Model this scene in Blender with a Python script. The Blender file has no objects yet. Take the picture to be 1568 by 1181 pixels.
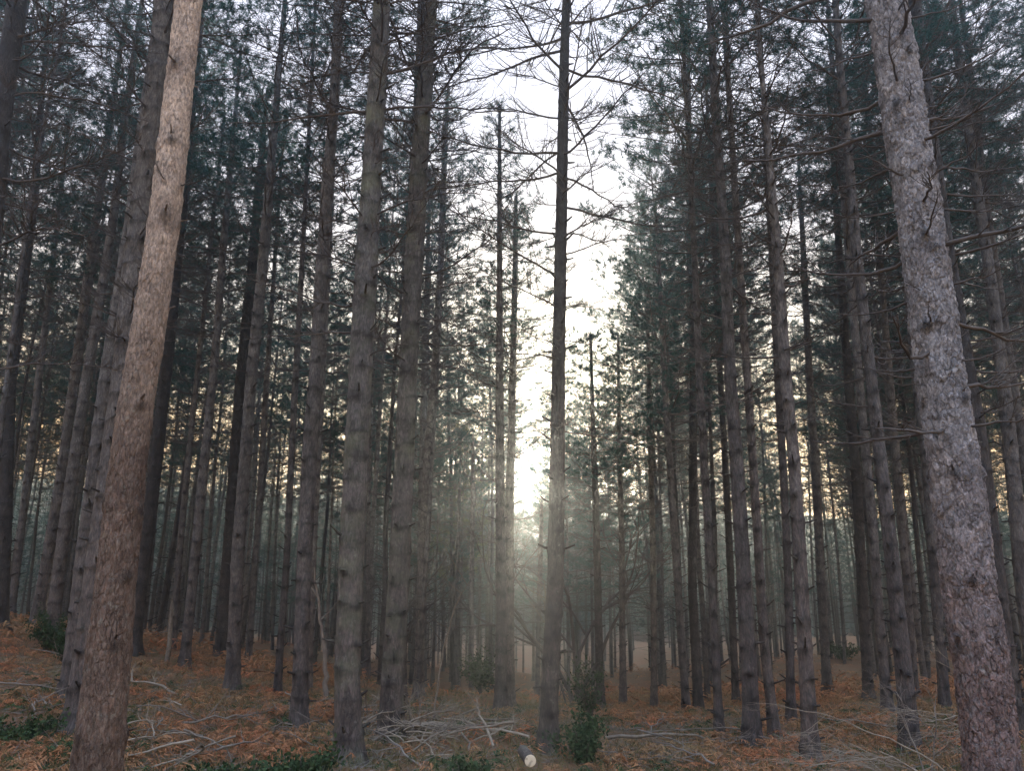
import bpy, math, random
import numpy as np
from mathutils import Vector, Matrix

rng = np.random.default_rng(7)
random.seed(7)
SC = bpy.context.scene
COL = SC.collection
R = math.radians

# ------------------------------------------------------------------ camera model
PITCH = R(13.8); F = 1132.0; CAMZ = 1.6
CP, SP = math.cos(PITCH), math.sin(PITCH)
def ray(u, v):
    a = (u - 784.0) / F; b = (590.5 - v) / F
    return np.array([a, CP - b * SP, SP + b * CP])
def at(u, v, D):
    d = ray(u, v); t = D / d[1]
    return np.array([d[0] * t, D, CAMZ + d[2] * t])
def axial(u, v, D):
    return D / ray(u, v)[1]

# ------------------------------------------------------------------ ground height
CTRL = [(0,885,16),(60,915,16),(150,940,18),(110,1090,9.5),(30,1000,11),(40,1120,8),(220,985,17),(285,1022,15.5),(355,1050,13.5),(200,1080,9.5),
 (300,1110,8.5),(460,1115,10.2),(400,1065,13),(530,1181,6.8),(600,1135,9),(660,1160,7.6),(650,1085,12.5),(775,1145,9.8),(838,1176,8),
 (812,1175,7.3),(760,1100,14),(905,1135,10.5),(960,1100,14),(1050,1085,16),(1100,1060,19),(1200,1045,21),(1290,1003,31),(1330,1070,17),
 (1397,1172,8.6),(1244,1178,8.3),(1150,1181,8),(1060,1178,8.4),(1360,1095,14),(1480,1110,11),(1560,1050,14),(1540,1120,9),
 (150,962,30),(400,1005,30),(430,1055,18),(500,1090,18),(560,1112,16),(640,1112,18),(860,1112,18),(980,1100,20),(500,1075,26),(600,1100,28),(780,1098,26),(900,1090,26),(1000,1092,28),(1080,1068,32),(1450,1000,30),
 (0,940,30),(1290,990,48),(1000,1068,50),(780,1075,50),(550,1060,50),(400,1010,50),(250,975,50),(60,945,50),(1500,985,50)]
cp = np.array([at(*c) for c in CTRL])
extra = np.array([[x, y, z] for x, y, z in
  [(0,0,0),(-2,0,.05),(2,0,0),(-3,4,.15),(3,4,.1),(0,4,.05),(0,-6,0),(-6,-4,.2),(6,-4,0),(-8,4,.5),(8,4,.4),(-20,12,1.6),(20,12,1.2),(-12,0,.6),(12,0,.6),(0,-14,0)]])
cp = np.vstack([cp, extra])
def sines(x, y, s, seed):
    r = np.random.default_rng(seed); out = 0
    for k in range(6):
        a = r.uniform(0, 2*math.pi); f = r.uniform(.6, 1.7) / s; p = r.uniform(0, 6.28)
        out = out + np.sin((x*math.cos(a) + y*math.sin(a))*f*2*math.pi/1.0 + p)
    return out / 6
def ground(x, y):
    x = np.asarray(x, float); y = np.asarray(y, float)
    sh = x.shape; x = x.ravel(); y = y.ravel()
    rr = np.hypot(x, y)
    sg = 0.13 * rr + 1.0
    d2 = (x[:, None]-cp[None, :, 0])**2 + (y[:, None]-cp[None, :, 1])**2
    e = -d2 / (2*sg[:, None]**2)
    e -= e.max(axis=1, keepdims=True)
    w = np.exp(e)
    z = (w*cp[None, :, 2]).sum(1) / w.sum(1)
    z = z + .10*sines(x, y, 2.6, 1)*np.clip(rr/8, .2, 1) + .035*sines(x, y, .8, 2)
    # beyond the stand: a valley, then a ridge
    az = np.degrees(np.arctan2(x, np.maximum(y, 1e-3))); az = np.where(y <= 0, 60*np.sign(x), az)
    top = np.interp(az, [-60, -35, -12, 4, 10, 25, 60], [12, 11.5, 10.5, 9.5, 7, 4, 4])
    tt = np.clip((rr-62)/38, 0, 1); tt = tt*tt*(3-2*tt)
    hill = np.clip((rr-92)/98, 0, 1); hill = hill*hill*(3-2*hill)
    front = np.clip((y+20)/60, 0, 1)
    far = -8 + (top+8)*hill*front + 1.0*sines(x, y, 60, 5)
    z = z*(1-tt) + far*tt
    return z.reshape(sh)
def gz(x, y): return float(ground(np.array([x]), np.array([y]))[0])
def hit(u, v, fallback=20.0):
    Ds = np.arange(3.5, 60, .1)
    P = np.array([at(u, v, D) for D in Ds])
    g = ground(P[:, 0], P[:, 1])
    k = np.where(P[:, 2] <= g)[0]
    return float(Ds[k[0]]) if len(k) else fallback

# ------------------------------------------------------------------ mesh helpers
def mesh_np(name, V, Fc, k, mat=None, smooth=True, attrs=None):
    """V Nx3, Fc Mxk"""
    me = bpy.data.meshes.new(name)
    V = np.ascontiguousarray(V, np.float32); Fc = np.ascontiguousarray(Fc, np.int32)
    me.vertices.add(len(V)); me.vertices.foreach_set('co', V.ravel())
    me.loops.add(Fc.size); me.loops.foreach_set('vertex_index', Fc.ravel())
    me.polygons.add(len(Fc))
    me.polygons.foreach_set('loop_start', np.arange(0, Fc.size, k, dtype=np.int32))
    me.polygons.foreach_set('loop_total', np.full(len(Fc), k, np.int32))
    me.polygons.foreach_set('use_smooth', np.full(len(Fc), smooth, bool))
    me.update(calc_edges=True)
    if attrs:
        for an, av in attrs.items():
            a = me.attributes.new(an, 'FLOAT', 'POINT'); a.data.foreach_set('value', np.asarray(av, np.float32))
    if mat: me.materials.append(mat)
    return me
def mesh_mix(name, wood, leaf, mats):
    """wood: (V, quads), leaf: (V, tris) in one mesh with two material slots"""
    Vw, Q = wood; Vl, T = leaf
    me = bpy.data.meshes.new(name)
    V = np.vstack([Vw, Vl]).astype(np.float32); T = T + len(Vw)
    me.vertices.add(len(V)); me.vertices.foreach_set('co', V.ravel())
    li = np.concatenate([Q.ravel(), T.ravel()]).astype(np.int32)
    me.loops.add(len(li)); me.loops.foreach_set('vertex_index', li)
    n = len(Q)+len(T); me.polygons.add(n)
    tot = np.concatenate([np.full(len(Q), 4), np.full(len(T), 3)]).astype(np.int32)
    st = np.concatenate([[0], np.cumsum(tot)[:-1]]).astype(np.int32)
    me.polygons.foreach_set('loop_start', st); me.polygons.foreach_set('loop_total', tot)
    me.polygons.foreach_set('material_index', np.concatenate([np.zeros(len(Q)), np.ones(len(T))]).astype(np.int32))
    me.polygons.foreach_set('use_smooth', np.concatenate([np.ones(len(Q)), np.zeros(len(T))]).astype(bool))
    me.update(calc_edges=True)
    for m in mats: me.materials.append(m)
    return me
def link(name, me, parent=None, loc=None, rot=None, scale=None):
    o = bpy.data.objects.new(name, me); COL.objects.link(o)
    if parent: o.parent = parent
    if loc is not None: o.location = loc
    if rot is not None: o.rotation_euler = rot
    if scale is not None: o.scale = scale
    return o
def tag(o, label=None, cat=None, group=None, kind=None):
    if label: o['label'] = label
    if cat: o['category'] = cat
    if group: o['group'] = group
    if kind: o['kind'] = kind
    return o

class Wood:
    def __init__(s): s.V = []; s.Q = []; s.n = 0
    def add(s, P, r, k=5, cap=True):
        P = np.asarray(P, float); r = np.asarray(r, float)
        T = np.gradient(P, axis=0); T /= np.linalg.norm(T, axis=1, keepdims=True)+1e-9
        m = T.mean(0); ref = np.array([0, 0, 1.]) if abs(m[2]) < .8*np.linalg.norm(m) else np.array([1., .13, 0])
        A = np.cross(T, ref); A /= np.linalg.norm(A, axis=1, keepdims=True)+1e-9
        B = np.cross(T, A)
        th = np.arange(k)*2*math.pi/k
        ring = P[:, None, :] + r[:, None, None]*(np.cos(th)[None, :, None]*A[:, None, :] + np.sin(th)[None, :, None]*B[:, None, :])
        n = len(P)
        V = ring.reshape(-1, 3)
        i = np.arange(n-1)[:, None]*k; j = np.arange(k)[None, :]; j2 = (j+1) % k
        Q = np.stack([i+j, i+j2, i+k+j2, i+k+j], -1).reshape(-1, 4) + s.n
        s.V.append(V); s.Q.append(Q); s.n += len(V)
        if cap and k >= 4:
            for base in (s.n-k, s.n-len(V)):
                c = P[-1] if base == s.n-k else P[0]
        return s
    def arr(s):
        if not s.V: return np.zeros((0, 3)), np.zeros((0, 4), int)
        return np.vstack(s.V), np.vstack(s.Q)

def unit(v): return v/(np.linalg.norm(v, axis=-1, keepdims=True)+1e-9)

def blades(P, D, k, ln, wd, r, spread=.9, back=.12):
    """needle tufts: k thin triangles round each tuft axis"""
    n = len(P)
    if n == 0: return np.zeros((0, 3)), np.zeros((0, 3), int)
    P = np.repeat(P, k, 0); D = np.repeat(D, k, 0)
    base = P - D*r.uniform(0, back, (n*k, 1))
    dr = unit(D*.75 + unit(r.normal(size=(n*k, 3)))*spread)
    L = r.uniform(*ln, (n*k, 1))
    w = unit(np.cross(dr, r.normal(size=(n*k, 3))))*r.uniform(*wd, (n*k, 1))*.5
    V = np.stack([base-w, base+w, base+dr*L], 1).reshape(-1, 3)
    return V, np.arange(n*k*3).reshape(-1, 3)

# ------------------------------------------------------------------ materials
def newmat(name):
    m = bpy.data.materials.new(name); m.use_nodes = True
    nt = m.node_tree; nt.nodes.clear()
    return m, nt, nt.nodes, nt.links
def N(nt, t, **kw):
    n = nt.nodes.new(t)
    for k, v in kw.items(): setattr(n, k, v)
    return n
def ramp(nt, fac, stops):
    n = nt.nodes.new('ShaderNodeValToRGB'); el = n.color_ramp.elements
    while len(el) < len(stops): el.new(.5)
    for e, (p, c) in zip(el, stops):
        e.position = p; e.color = (*c, 1) if len(c) == 3 else c
    nt.links.new(fac, n.inputs[0]); return n.outputs[0]
def mixc(nt, fac, a, b, mode='MIX'):
    n = nt.nodes.new('ShaderNodeMix'); n.data_type = 'RGBA'; n.blend_type = mode
    for s, v in ((n.inputs[0], fac), (n.inputs[6], a), (n.inputs[7], b)):
        if isinstance(v, (int, float)): s.default_value = v
        elif isinstance(v, tuple): s.default_value = (*v, 1)
        else: nt.links.new(v, s)
    return n.outputs[2]
def math_(nt, op, a, b=None, clamp=False):
    n = nt.nodes.new('ShaderNodeMath'); n.operation = op; n.use_clamp = clamp
    for i, v in enumerate((a, b)):
        if v is None: continue
        if isinstance(v, (int, float)): n.inputs[i].default_value = v
        else: nt.links.new(v, n.inputs[i])
    return n.outputs[0]
def tex(nt, vec, sc, detail=4, rough=.55, kind='noise'):
    n = nt.nodes.new('ShaderNodeTexNoise'); n.inputs['Scale'].default_value = sc
    n.inputs['Detail'].default_value = detail; n.inputs['Roughness'].default_value = rough
    if vec is not None: nt.links.new(vec, n.inputs['Vector'])
    return n.outputs[0]

def bark(name, low, high, plate, furrow, zlow=1.0, zhigh=4.0, scale=16, stretch=.3, amp=.02, disp=False, flake=0.0, moss=None, smooth_up=.25):
    m, nt, nodes, L = newmat(name)
    tc = N(nt, 'ShaderNodeTexCoord'); oi = N(nt, 'ShaderNodeObjectInfo')
    mp = N(nt, 'ShaderNodeMapping'); mp.inputs['Scale'].default_value = (1, 1, stretch)
    L.new(tc.outputs['Object'], mp.inputs[0])
    # distortion
    nz = N(nt, 'ShaderNodeTexNoise'); nz.inputs['Scale'].default_value = scale*.6; nz.inputs['Detail'].default_value = 6; nz.inputs['Roughness'].default_value = .65
    L.new(mp.outputs[0], nz.inputs[0])
    ad = N(nt, 'ShaderNodeVectorMath', operation='MULTIPLY_ADD')
    L.new(nz.outputs['Color'], ad.inputs[0]); ad.inputs[1].default_value = (1.3/scale, 1.3/scale, 1.3/scale); L.new(mp.outputs[0], ad.inputs[2])
    vo = N(nt, 'ShaderNodeTexVoronoi', feature='DISTANCE_TO_EDGE'); vo.inputs['Scale'].default_value = scale
    L.new(ad.outputs[0], vo.inputs['Vector'])
    vc = N(nt, 'ShaderNodeTexVoronoi', feature='F1'); vc.inputs['Scale'].default_value = scale
    L.new(ad.outputs[0], vc.inputs['Vector'])
    v2 = N(nt, 'ShaderNodeTexVoronoi', feature='F1'); v2.inputs['Scale'].default_value = scale*2.6
    L.new(ad.outputs[0], v2.inputs['Vector'])
    v3 = N(nt, 'ShaderNodeTexVoronoi', feature='DISTANCE_TO_EDGE'); v3.inputs['Scale'].default_value = scale*2.3
    L.new(ad.outputs[0], v3.inputs['Vector'])
    gate = ramp(nt, tex(nt, mp.outputs[0], scale*.45, 4, .6), [(.36, (.12, .12, .12)), (.62, (1, 1, 1))])
    e1 = math_(nt, 'SUBTRACT', 1.0, ramp(nt, vo.outputs['Distance'], [(0, (0, 0, 0)), (.04, (.4, .4, .4)), (.16, (1, 1, 1))]))
    e3 = math_(nt, 'SUBTRACT', 1.0, ramp(nt, v3.outputs['Distance'], [(0, (0, 0, 0)), (.05, (.7, .7, .7)), (.14, (1, 1, 1))]))
    gate2 = ramp(nt, tex(nt, mp.outputs[0], scale*1.1, 4, .6), [(.42, (.05, .05, .05)), (.66, (1, 1, 1))])
    ee = math_(nt, 'MAXIMUM', math_(nt, 'MULTIPLY', e1, gate), math_(nt, 'MULTIPLY', math_(nt, 'MULTIPLY', e3, gate2), .8))
    sep = N(nt, 'ShaderNodeSeparateXYZ'); L.new(tc.outputs['Object'], sep.inputs[0])
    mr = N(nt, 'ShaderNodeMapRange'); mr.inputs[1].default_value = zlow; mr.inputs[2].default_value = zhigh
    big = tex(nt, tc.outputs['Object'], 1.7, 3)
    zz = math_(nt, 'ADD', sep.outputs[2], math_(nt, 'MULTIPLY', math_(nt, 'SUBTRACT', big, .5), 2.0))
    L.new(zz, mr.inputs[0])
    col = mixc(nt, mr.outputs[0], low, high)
    ee = math_(nt, 'MULTIPLY', ee, math_(nt, 'SUBTRACT', 1.0, math_(nt, 'MULTIPLY', mr.outputs[0], smooth_up)))
    edge = math_(nt, 'SUBTRACT', 1.0, ee)
    # plate to plate variation
    sc_ = N(nt, 'ShaderNodeSeparateColor'); L.new(vc.outputs['Color'], sc_.inputs[0])
    s2 = N(nt, 'ShaderNodeSeparateColor'); L.new(v2.outputs['Color'], s2.inputs[0])
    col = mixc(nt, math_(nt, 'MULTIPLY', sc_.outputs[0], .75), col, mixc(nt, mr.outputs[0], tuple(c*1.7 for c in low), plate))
    col = mixc(nt, math_(nt, 'MULTIPLY', math_(nt, 'POWER', s2.outputs[1], 2.0), .75), col, tuple(c*.35 for c in plate))
    fine = tex(nt, mp.outputs[0], 60, 5, .7)
    col = mixc(nt, .55, col, ramp(nt, fine, [(.36, (.25, .24, .24)), (.64, (1.5, 1.48, 1.46))]), 'MULTIPLY')
    inv = math_(nt, 'SUBTRACT', 1.0, edge)
    col = mixc(nt, math_(nt, 'MULTIPLY', inv, .7), col, furrow)
    if moss:
        mo = ramp(nt, tex(nt, tc.outputs['Object'], 2.6, 5, .6), [(.48, (0, 0, 0)), (.68, (1, 1, 1))])
        col = mixc(nt, math_(nt, 'MULTIPLY', mo, .45), col, moss)
    col = mixc(nt, 1.0, col, ramp(nt, tex(nt, tc.outputs['Object'], 3.1, 5, .65), [(.32, (.62, .60, .60)), (.5, (.95, .95, .95)), (.68, (1.25, 1.24, 1.22))]), 'MULTIPLY')
    lich = ramp(nt, tex(nt, tc.outputs['Object'], 14, 5, .7), [(.60, (0, 0, 0)), (.68, (1, 1, 1))])
    col = mixc(nt, math_(nt, 'MULTIPLY', lich, .28), col, (.24, .26, .22))
    ka = N(nt, 'ShaderNodeAttribute'); ka.attribute_name = 'knot'
    col = mixc(nt, math_(nt, 'MULTIPLY', ka.outputs['Fac'], .8, True), col, tuple(c*.35 for c in furrow))
    rv = ramp(nt, oi.outputs['Random'], [(0, (.72, .72, .74)), (.5, (.95, .95, .95)), (1, (1.2, 1.14, 1.08))])
    if not disp: col = mixc(nt, 1.0, col, rv, 'MULTIPLY')
    bs = N(nt, 'ShaderNodeBsdfPrincipled'); bs.inputs['Roughness'].default_value = .88
    bs.inputs['Specular IOR Level'].default_value = .25
    L.new(col, bs.inputs['Base Color'])
    h = math_(nt, 'ADD', math_(nt, 'MULTIPLY', edge, .7), math_(nt, 'MULTIPLY', sc_.outputs[1], .9))
    h = math_(nt, 'ADD', h, math_(nt, 'MULTIPLY', s2.outputs[0], .7))
    h = math_(nt, 'ADD', h, math_(nt, 'MULTIPLY', tex(nt, mp.outputs[0], scale*.5, 5, .7), 1.2))
    out = N(nt, 'ShaderNodeOutputMaterial'); L.new(bs.outputs[0], out.inputs[0])
    hb = math_(nt, 'ADD', h, math_(nt, 'MULTIPLY', fine, .6))
    bp = N(nt, 'ShaderNodeBump'); bp.inputs['Strength'].default_value = .7 if not disp else .45; bp.inputs['Distance'].default_value = amp
    L.new(hb, bp.inputs['Height']); L.new(bp.outputs[0], bs.inputs['Normal'])
    if disp:
        dn = N(nt, 'ShaderNodeDisplacement'); dn.inputs['Scale'].default_value = amp*.55; dn.inputs['Midlevel'].default_value = 2.4
        L.new(h, dn.inputs['Height']); L.new(dn.outputs[0], out.inputs['Displacement'])
        m.displacement_method = 'BOTH'
    return m

M = {}
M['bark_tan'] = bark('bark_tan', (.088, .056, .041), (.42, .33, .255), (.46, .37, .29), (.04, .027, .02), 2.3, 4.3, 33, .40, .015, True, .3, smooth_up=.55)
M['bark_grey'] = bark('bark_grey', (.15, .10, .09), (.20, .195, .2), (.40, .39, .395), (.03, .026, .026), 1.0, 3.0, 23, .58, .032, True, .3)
M['bark_pine'] = bark('bark_pine', (.082, .066, .060), (.098, .096, .094), (.17, .165, .16), (.02, .018, .018), 1.0, 4.5, 24, .3, .012)
M['bark_moss'] = bark('bark_moss', (.08, .064, .057), (.092, .09, .084), (.155, .15, .14), (.022, .019, .018), 1.0, 4.5, 24, .3, .012, moss=(.13, .15, .08))
M['bark_dark'] = bark('bark_dark', (.055, .045, .04), (.028, .028, .030), (.045, .044, .046), (.03, .024, .022), 1.0, 5, 24, .3, .012)  # dark bark, tone lowered to paint in the silhouetted pine's backlit shade

def simple(name, col, col2=None, sc=8, rough=.9, bump=.004, trans=0, var=True):
    m, nt, nodes, L = newmat(name)
    tc = N(nt, 'ShaderNodeTexCoord'); geo = N(nt, 'ShaderNodeNewGeometry')
    c = col
    if col2: c = mixc(nt, ramp(nt, tex(nt, tc.outputs['Object'], sc, 4), [(.32, (0, 0, 0)), (.68, (1, 1, 1))]), col, col2)
    if var:
        rr = ramp(nt, geo.outputs['Random Per Island'], [(0, (.55, .6, .6)), (1, (1.4, 1.35, 1.2))])
        c = mixc(nt, 1.0, c, rr, 'MULTIPLY')
    out = N(nt, 'ShaderNodeOutputMaterial')
    if trans:
        d = N(nt, 'ShaderNodeBsdfDiffuse'); t = N(nt, 'ShaderNodeBsdfTranslucent'); mx = N(nt, 'ShaderNodeMixShader')
        mx.inputs[0].default_value = trans
        for s in (d, t):
            if isinstance(c, tuple): s.inputs[0].default_value = (*c, 1)
            else: L.new(c, s.inputs[0])
        L.new(d.outputs[0], mx.inputs[1]); L.new(t.outputs[0], mx.inputs[2]); L.new(mx.outputs[0], out.inputs[0])
    else:
        bs = N(nt, 'ShaderNodeBsdfPrincipled'); bs.inputs['Roughness'].default_value = rough; bs.inputs['Specular IOR Level'].default_value = .2
        if isinstance(c, tuple): bs.inputs['Base Color'].default_value = (*c, 1)
        else: L.new(c, bs.inputs['Base Color'])
        if bump:
            bp = N(nt, 'ShaderNodeBump'); bp.inputs['Distance'].default_value = bump; bp.inputs['Strength'].default_value = .8
            L.new(tex(nt, tc.outputs['Object'], 40, 4), bp.inputs['Height']); L.new(bp.outputs[0], bs.inputs['Normal'])
        L.new(bs.outputs[0], out.inputs[0])
    return m
M['needles'] = simple('needles', (.020, .064, .064), (.036, .080, .070), 1.2, trans=.35)
M['needles_olive'] = simple('needles_olive', (.07, .09, .035), (.10, .11, .04), 1.2, trans=.4)
M['twig'] = simple('twig', (.045, .038, .035), (.08, .068, .06), 6, var=False)
M['deadwood'] = simple('deadwood', (.10, .08, .068), (.17, .145, .12), 9, var=False)
M['palewood'] = simple('palewood', (.165, .135, .105), (.085, .068, .052), 22, var=False)
M['paletwig'] = simple('paletwig', (.23, .19, .145), (.15, .12, .09), 16, var=False)
M['bracken'] = simple('bracken', (.32, .118, .062), (.21, .14, .078), .6, trans=.2)
M['grassblade'] = simple('grassblade', (.13, .11, .05), (.08, .085, .035), .7, trans=.3)
M['leaf'] = simple('leaf', (.024, .045, .024), (.045, .062, .03), 3, trans=.15)
M['farwood'] = simple('farwood', (.045, .07, .05), (.07, .085, .055), .05, trans=.2)
def cut():
    m, nt, nodes, L = newmat('cut_rings'); tc = N(nt, 'ShaderNodeTexCoord')
    wv = N(nt, 'ShaderNodeTexWave', wave_type='RINGS', rings_direction='X'); wv.inputs['Scale'].default_value = 42; wv.inputs['Distortion'].default_value = 1.5
    L.new(tc.outputs['Object'], wv.inputs[0])
    c = mixc(nt, wv.outputs['Fac'], (.62, .53, .38), (.42, .33, .22)); c = mixc(nt, ramp(nt, tex(nt, tc.outputs['Object'], 26, 4), [(.5, (0, 0, 0)), (.65, (.7, .7, .7))]), c, (.16, .13, .09))
    bs = N(nt, 'ShaderNodeBsdfPrincipled'); bs.inputs['Roughness'].default_value = .9; L.new(c, bs.inputs['Base Color'])
    L.new(bs.outputs[0], N(nt, 'ShaderNodeOutputMaterial').inputs[0]); return m
M['cutwood'] = cut()


def ground_mat():
    m, nt, nodes, L = newmat('forest_floor')
    tc = N(nt, 'ShaderNodeTexCoord'); v = tc.outputs['Object']
    a = tex(nt, v, .5, 5, .6); b = tex(nt, v, 9, 6, .7); c = tex(nt, v, 70, 4, .7)
    col = mixc(nt, ramp(nt, a, [(.4, (0, 0, 0)), (.6, (1, 1, 1))]), (.15, .075, .042), (.11, .082, .05))
    col = mixc(nt, ramp(nt, b, [(.42, (0, 0, 0)), (.7, (1, 1, 1))]), col, (.17, .085, .042))
    g = tex(nt, v, .9, 3); col = mixc(nt, ramp(nt, g, [(.6, (0, 0, 0)), (.72, (.7, .7, .7))]), col, (.06, .065, .025))
    col = mixc(nt, .8, col, ramp(nt, c, [(.3, (.45, .45, .45)), (.7, (1.4, 1.35, 1.3))]), 'MULTIPLY')
    bs = N(nt, 'ShaderNodeBsdfPrincipled'); bs.inputs['Roughness'].default_value = .95; bs.inputs['Specular IOR Level'].default_value = .1
    L.new(col, bs.inputs['Base Color'])
    bp = N(nt, 'ShaderNodeBump'); bp.inputs['Distance'].default_value = .05; bp.inputs['Strength'].default_value = .9
    L.new(math_(nt, 'ADD', b, math_(nt, 'MULTIPLY', c, .4)), bp.inputs['Height']); L.new(bp.outputs[0], bs.inputs['Normal'])
    out = N(nt, 'ShaderNodeOutputMaterial'); L.new(bs.outputs[0], out.inputs[0]); return m
M['ground'] = ground_mat()

# ------------------------------------------------------------------ ground sheet
na, nr = 420, 330
rad = np.concatenate([[.0], np.geomspace(.6, 235, nr-1)])
# finer rings near the camera
ang = np.concatenate([np.linspace(-math.pi, R(-50), 60, endpoint=False), np.linspace(R(-50), R(50), 300, endpoint=False), np.linspace(R(50), math.pi, 60, endpoint=False)])
Rg, Ag = np.meshgrid(rad, ang, indexing='ij')
gx, gy = Rg*np.sin(Ag), Rg*np.cos(Ag)
gzz = np.concatenate([ground(gx[i:i+20], gy[i:i+20]) for i in range(0, nr, 20)])
k = len(ang)
i = np.arange(nr-1)[:, None]*k; j = np.arange(k)[None, :]; j2 = (j+1) % k
Q = np.stack([i+j, i+k+j, i+k+j2, i+j2], -1).reshape(-1, 4)
me = mesh_np('ground', np.stack([gx, gy, gzz], -1).reshape(-1, 3), Q, 4, M['ground'])
tag(link('ground', me), kind='structure', label='brown leaf and needle covered forest floor', cat='ground')

# ------------------------------------------------------------------ trunk mesh
def trunk_mesh(name, path, rad, mat, sides=20, dz=.07, whorl=.5, knot=1.0, stub=(.04, .14), seed=0, flare=1.25, wob=.03):
    """path: Nx3 from base upward (local coords, first point on the ground), rad: N"""
    r = np.random.default_rng(seed)
    path = np.asarray(path, float); rad = np.asarray(rad, float)
    zs = path[:, 2]; z0, z1 = zs[0]-.35, zs[-1]
    Z = np.arange(z0, z1, dz); Z = np.append(Z, z1)
    X = np.interp(Z, zs, path[:, 0]); Y = np.interp(Z, zs, path[:, 1]); Rr = np.interp(Z, zs, rad)
    if len(zs) > 3:   # soften the corners of the path
        kk = max(3, int(.6/dz)) | 1; ker = np.hanning(kk+2)[1:-1]; ker /= ker.sum()
        pad = lambda a: np.convolve(np.pad(a, kk//2, mode='reflect', reflect_type='odd'), ker, 'valid')
        X, Y, Rr = pad(X), pad(Y), np.maximum(pad(Rr), .008)
    low = Z < zs[0]; Rr = Rr*(1 + (flare-1)*np.exp(-np.maximum(Z-zs[0], 0)/.22))
    th = np.arange(sides)*2*math.pi/sides
    TH, ZZ = np.meshgrid(th, Z)
    prof = 1 + wob*np.sin(TH*2+ZZ*.9+seed) + wob*.7*np.sin(TH*3-ZZ*1.7+seed*2) + .4*wob*np.sin(TH*5+ZZ*4.1) + .013*np.sin(TH*4+ZZ*17+seed)*np.sin(ZZ*7.3+TH) + .010*np.sin(TH*7-ZZ*31)*np.sin(ZZ*11+2*TH)
    prof = prof + .22*np.exp(-np.maximum(ZZ-zs[0]+.02, 0)/.2)*np.sin(TH*5+seed*1.3)
    W = []; zz = z0+.5+r.uniform(0, whorl)
    while zz < z1-.2:
        W.append(zz); zz += whorl*r.uniform(.75, 1.25)
    kn = np.zeros_like(TH); wood = Wood(); knots = []
    for wz in W:
        ring = np.exp(-((ZZ-wz-.03*np.sin(TH+seed)-.015*np.sin(3*TH+wz*9))/(.030 if sides > 100 else .021))**2)*(.72+.28*np.sin(TH*2+wz*7))
        prof += (.018 if sides > 100 else .10)*ring*knot; kn += (.3 if sides > 100 else .75)*ring*knot
        nb = r.integers(2, 5); a0 = r.uniform(0, 6.28)
        for q in range(nb):
            a = a0+q*2*math.pi/nb+r.uniform(-.5, .5); wq = wz+r.uniform(-.05, .05)
            dth = (TH-a+math.pi) % (2*math.pi)-math.pi
            rl = np.interp(wq, Z, Rr)
            bl = np.exp(-((dth*rl/.035)**2)-((ZZ-wq)/.05)**2)
            prof += .10*bl; kn += .9*bl*knot
            knots.append((wq, a))
            if stub and r.random() < .75:
                L = r.uniform(*stub); px = np.array([np.interp(wq, Z, X), np.interp(wq, Z, Y), wq])
                d = np.array([math.cos(a), math.sin(a), r.uniform(-.1, .5)])
                s = np.array([0, .4, 1])
                P = px + d*(rl*.9) + d[None, :]*L*s[:, None] + np.array([0, 0, 1])*(s**2)[:, None]*L*r.uniform(-.1, .3)
                wood.add(P, np.array([.013, .010, .007])*r.uniform(.7, 1.2)*(1+.5*rl/.15), 5)
    RR = Rr[:, None]*prof
    V = np.stack([X[:, None]+RR*np.cos(TH), Y[:, None]+RR*np.sin(TH), ZZ], -1).reshape(-1, 3)
    n = len(Z); i = np.arange(n-1)[:, None]*sides; j = np.arange(sides)[None, :]; j2 = (j+1) % sides
    Q = np.stack([i+j, i+j2, i+sides+j2, i+sides+j], -1).reshape(-1, 4)
    kv = np.clip(kn, 0, 1).ravel()
    wv, wq_ = wood.arr()
    if len(wv):
        Q = np.vstack([Q, wq_+len(V)]); V = np.vstack([V, wv]); kv = np.concatenate([kv, np.full(len(wv), .7)])
    return mesh_np(name, V, Q, 4, mat, attrs={'knot': kv}), W, knots, (Z, X, Y, Rr)

# ------------------------------------------------------------------ dead limbs (along +X, one metre scale)
def limb_mesh(seed, L, r0, twigs, sag=.12, up=.25, sub=True, mat='twig'):
    r = np.random.default_rng(seed); w = Wood()
    n = 10; s = np.linspace(0, 1, n)
    side = r.uniform(-.25, .25)
    P = np.stack([s*L, side*L*s**2 + np.cumsum(r.normal(0, .012, n))*L, L*(-sag*np.sin(s*2.2)+up*s**2.2) + np.cumsum(r.normal(0, .010, n))*L], -1)
    P[0] = 0
    w.add(P, r0*(1-.8*s)+.0015, 6)
    for q in range(twigs):
        t = r.uniform(.18, .97); p = np.array([np.interp(t, s, P[:, c]) for c in range(3)])
        l = L*r.uniform(.18, .45)*(1.15-t); sg = r.choice([-1, 1])
        d = unit(np.array([r.uniform(.5, 1), sg*r.uniform(.4, 1.1), r.uniform(-.2, .5)]))
        m = 5; u = np.linspace(0, 1, m)[:, None]
        T = p + d*l*u + np.array([0, 0, 1])*l*r.uniform(0, .5)*u**2 + np.array([1, 0, 0])*l*r.uniform(-.1, .3)*u**2
        w.add(T, (r0*.38*(1-t*.4))*(1-.8*u[:, 0])+.001, 4)
        if sub:
            for _ in range(r.integers(1, 5)):
                k2 = r.integers(1, m); l2 = l*r.uniform(.2, .5)
                d2 = unit(d+unit(r.normal(size=3))*.8)
                u2 = np.linspace(0, 1, 4)[:, None]
                w.add(T[k2]+d2*l2*u2+np.array([0, 0, 1])*l2*.35*u2**2, r0*.16*(1-.7*u2[:, 0])+.0008, 3)
    V, Q = w.arr()
    return mesh_np('limb', V, Q, 4, M[mat])
LIMB_LONG = [limb_mesh(100+i, 1.0, .010, 15+i % 5, .10+.03*(i % 3), .18+.08*(i % 4)) for i in range(9)]
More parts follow.
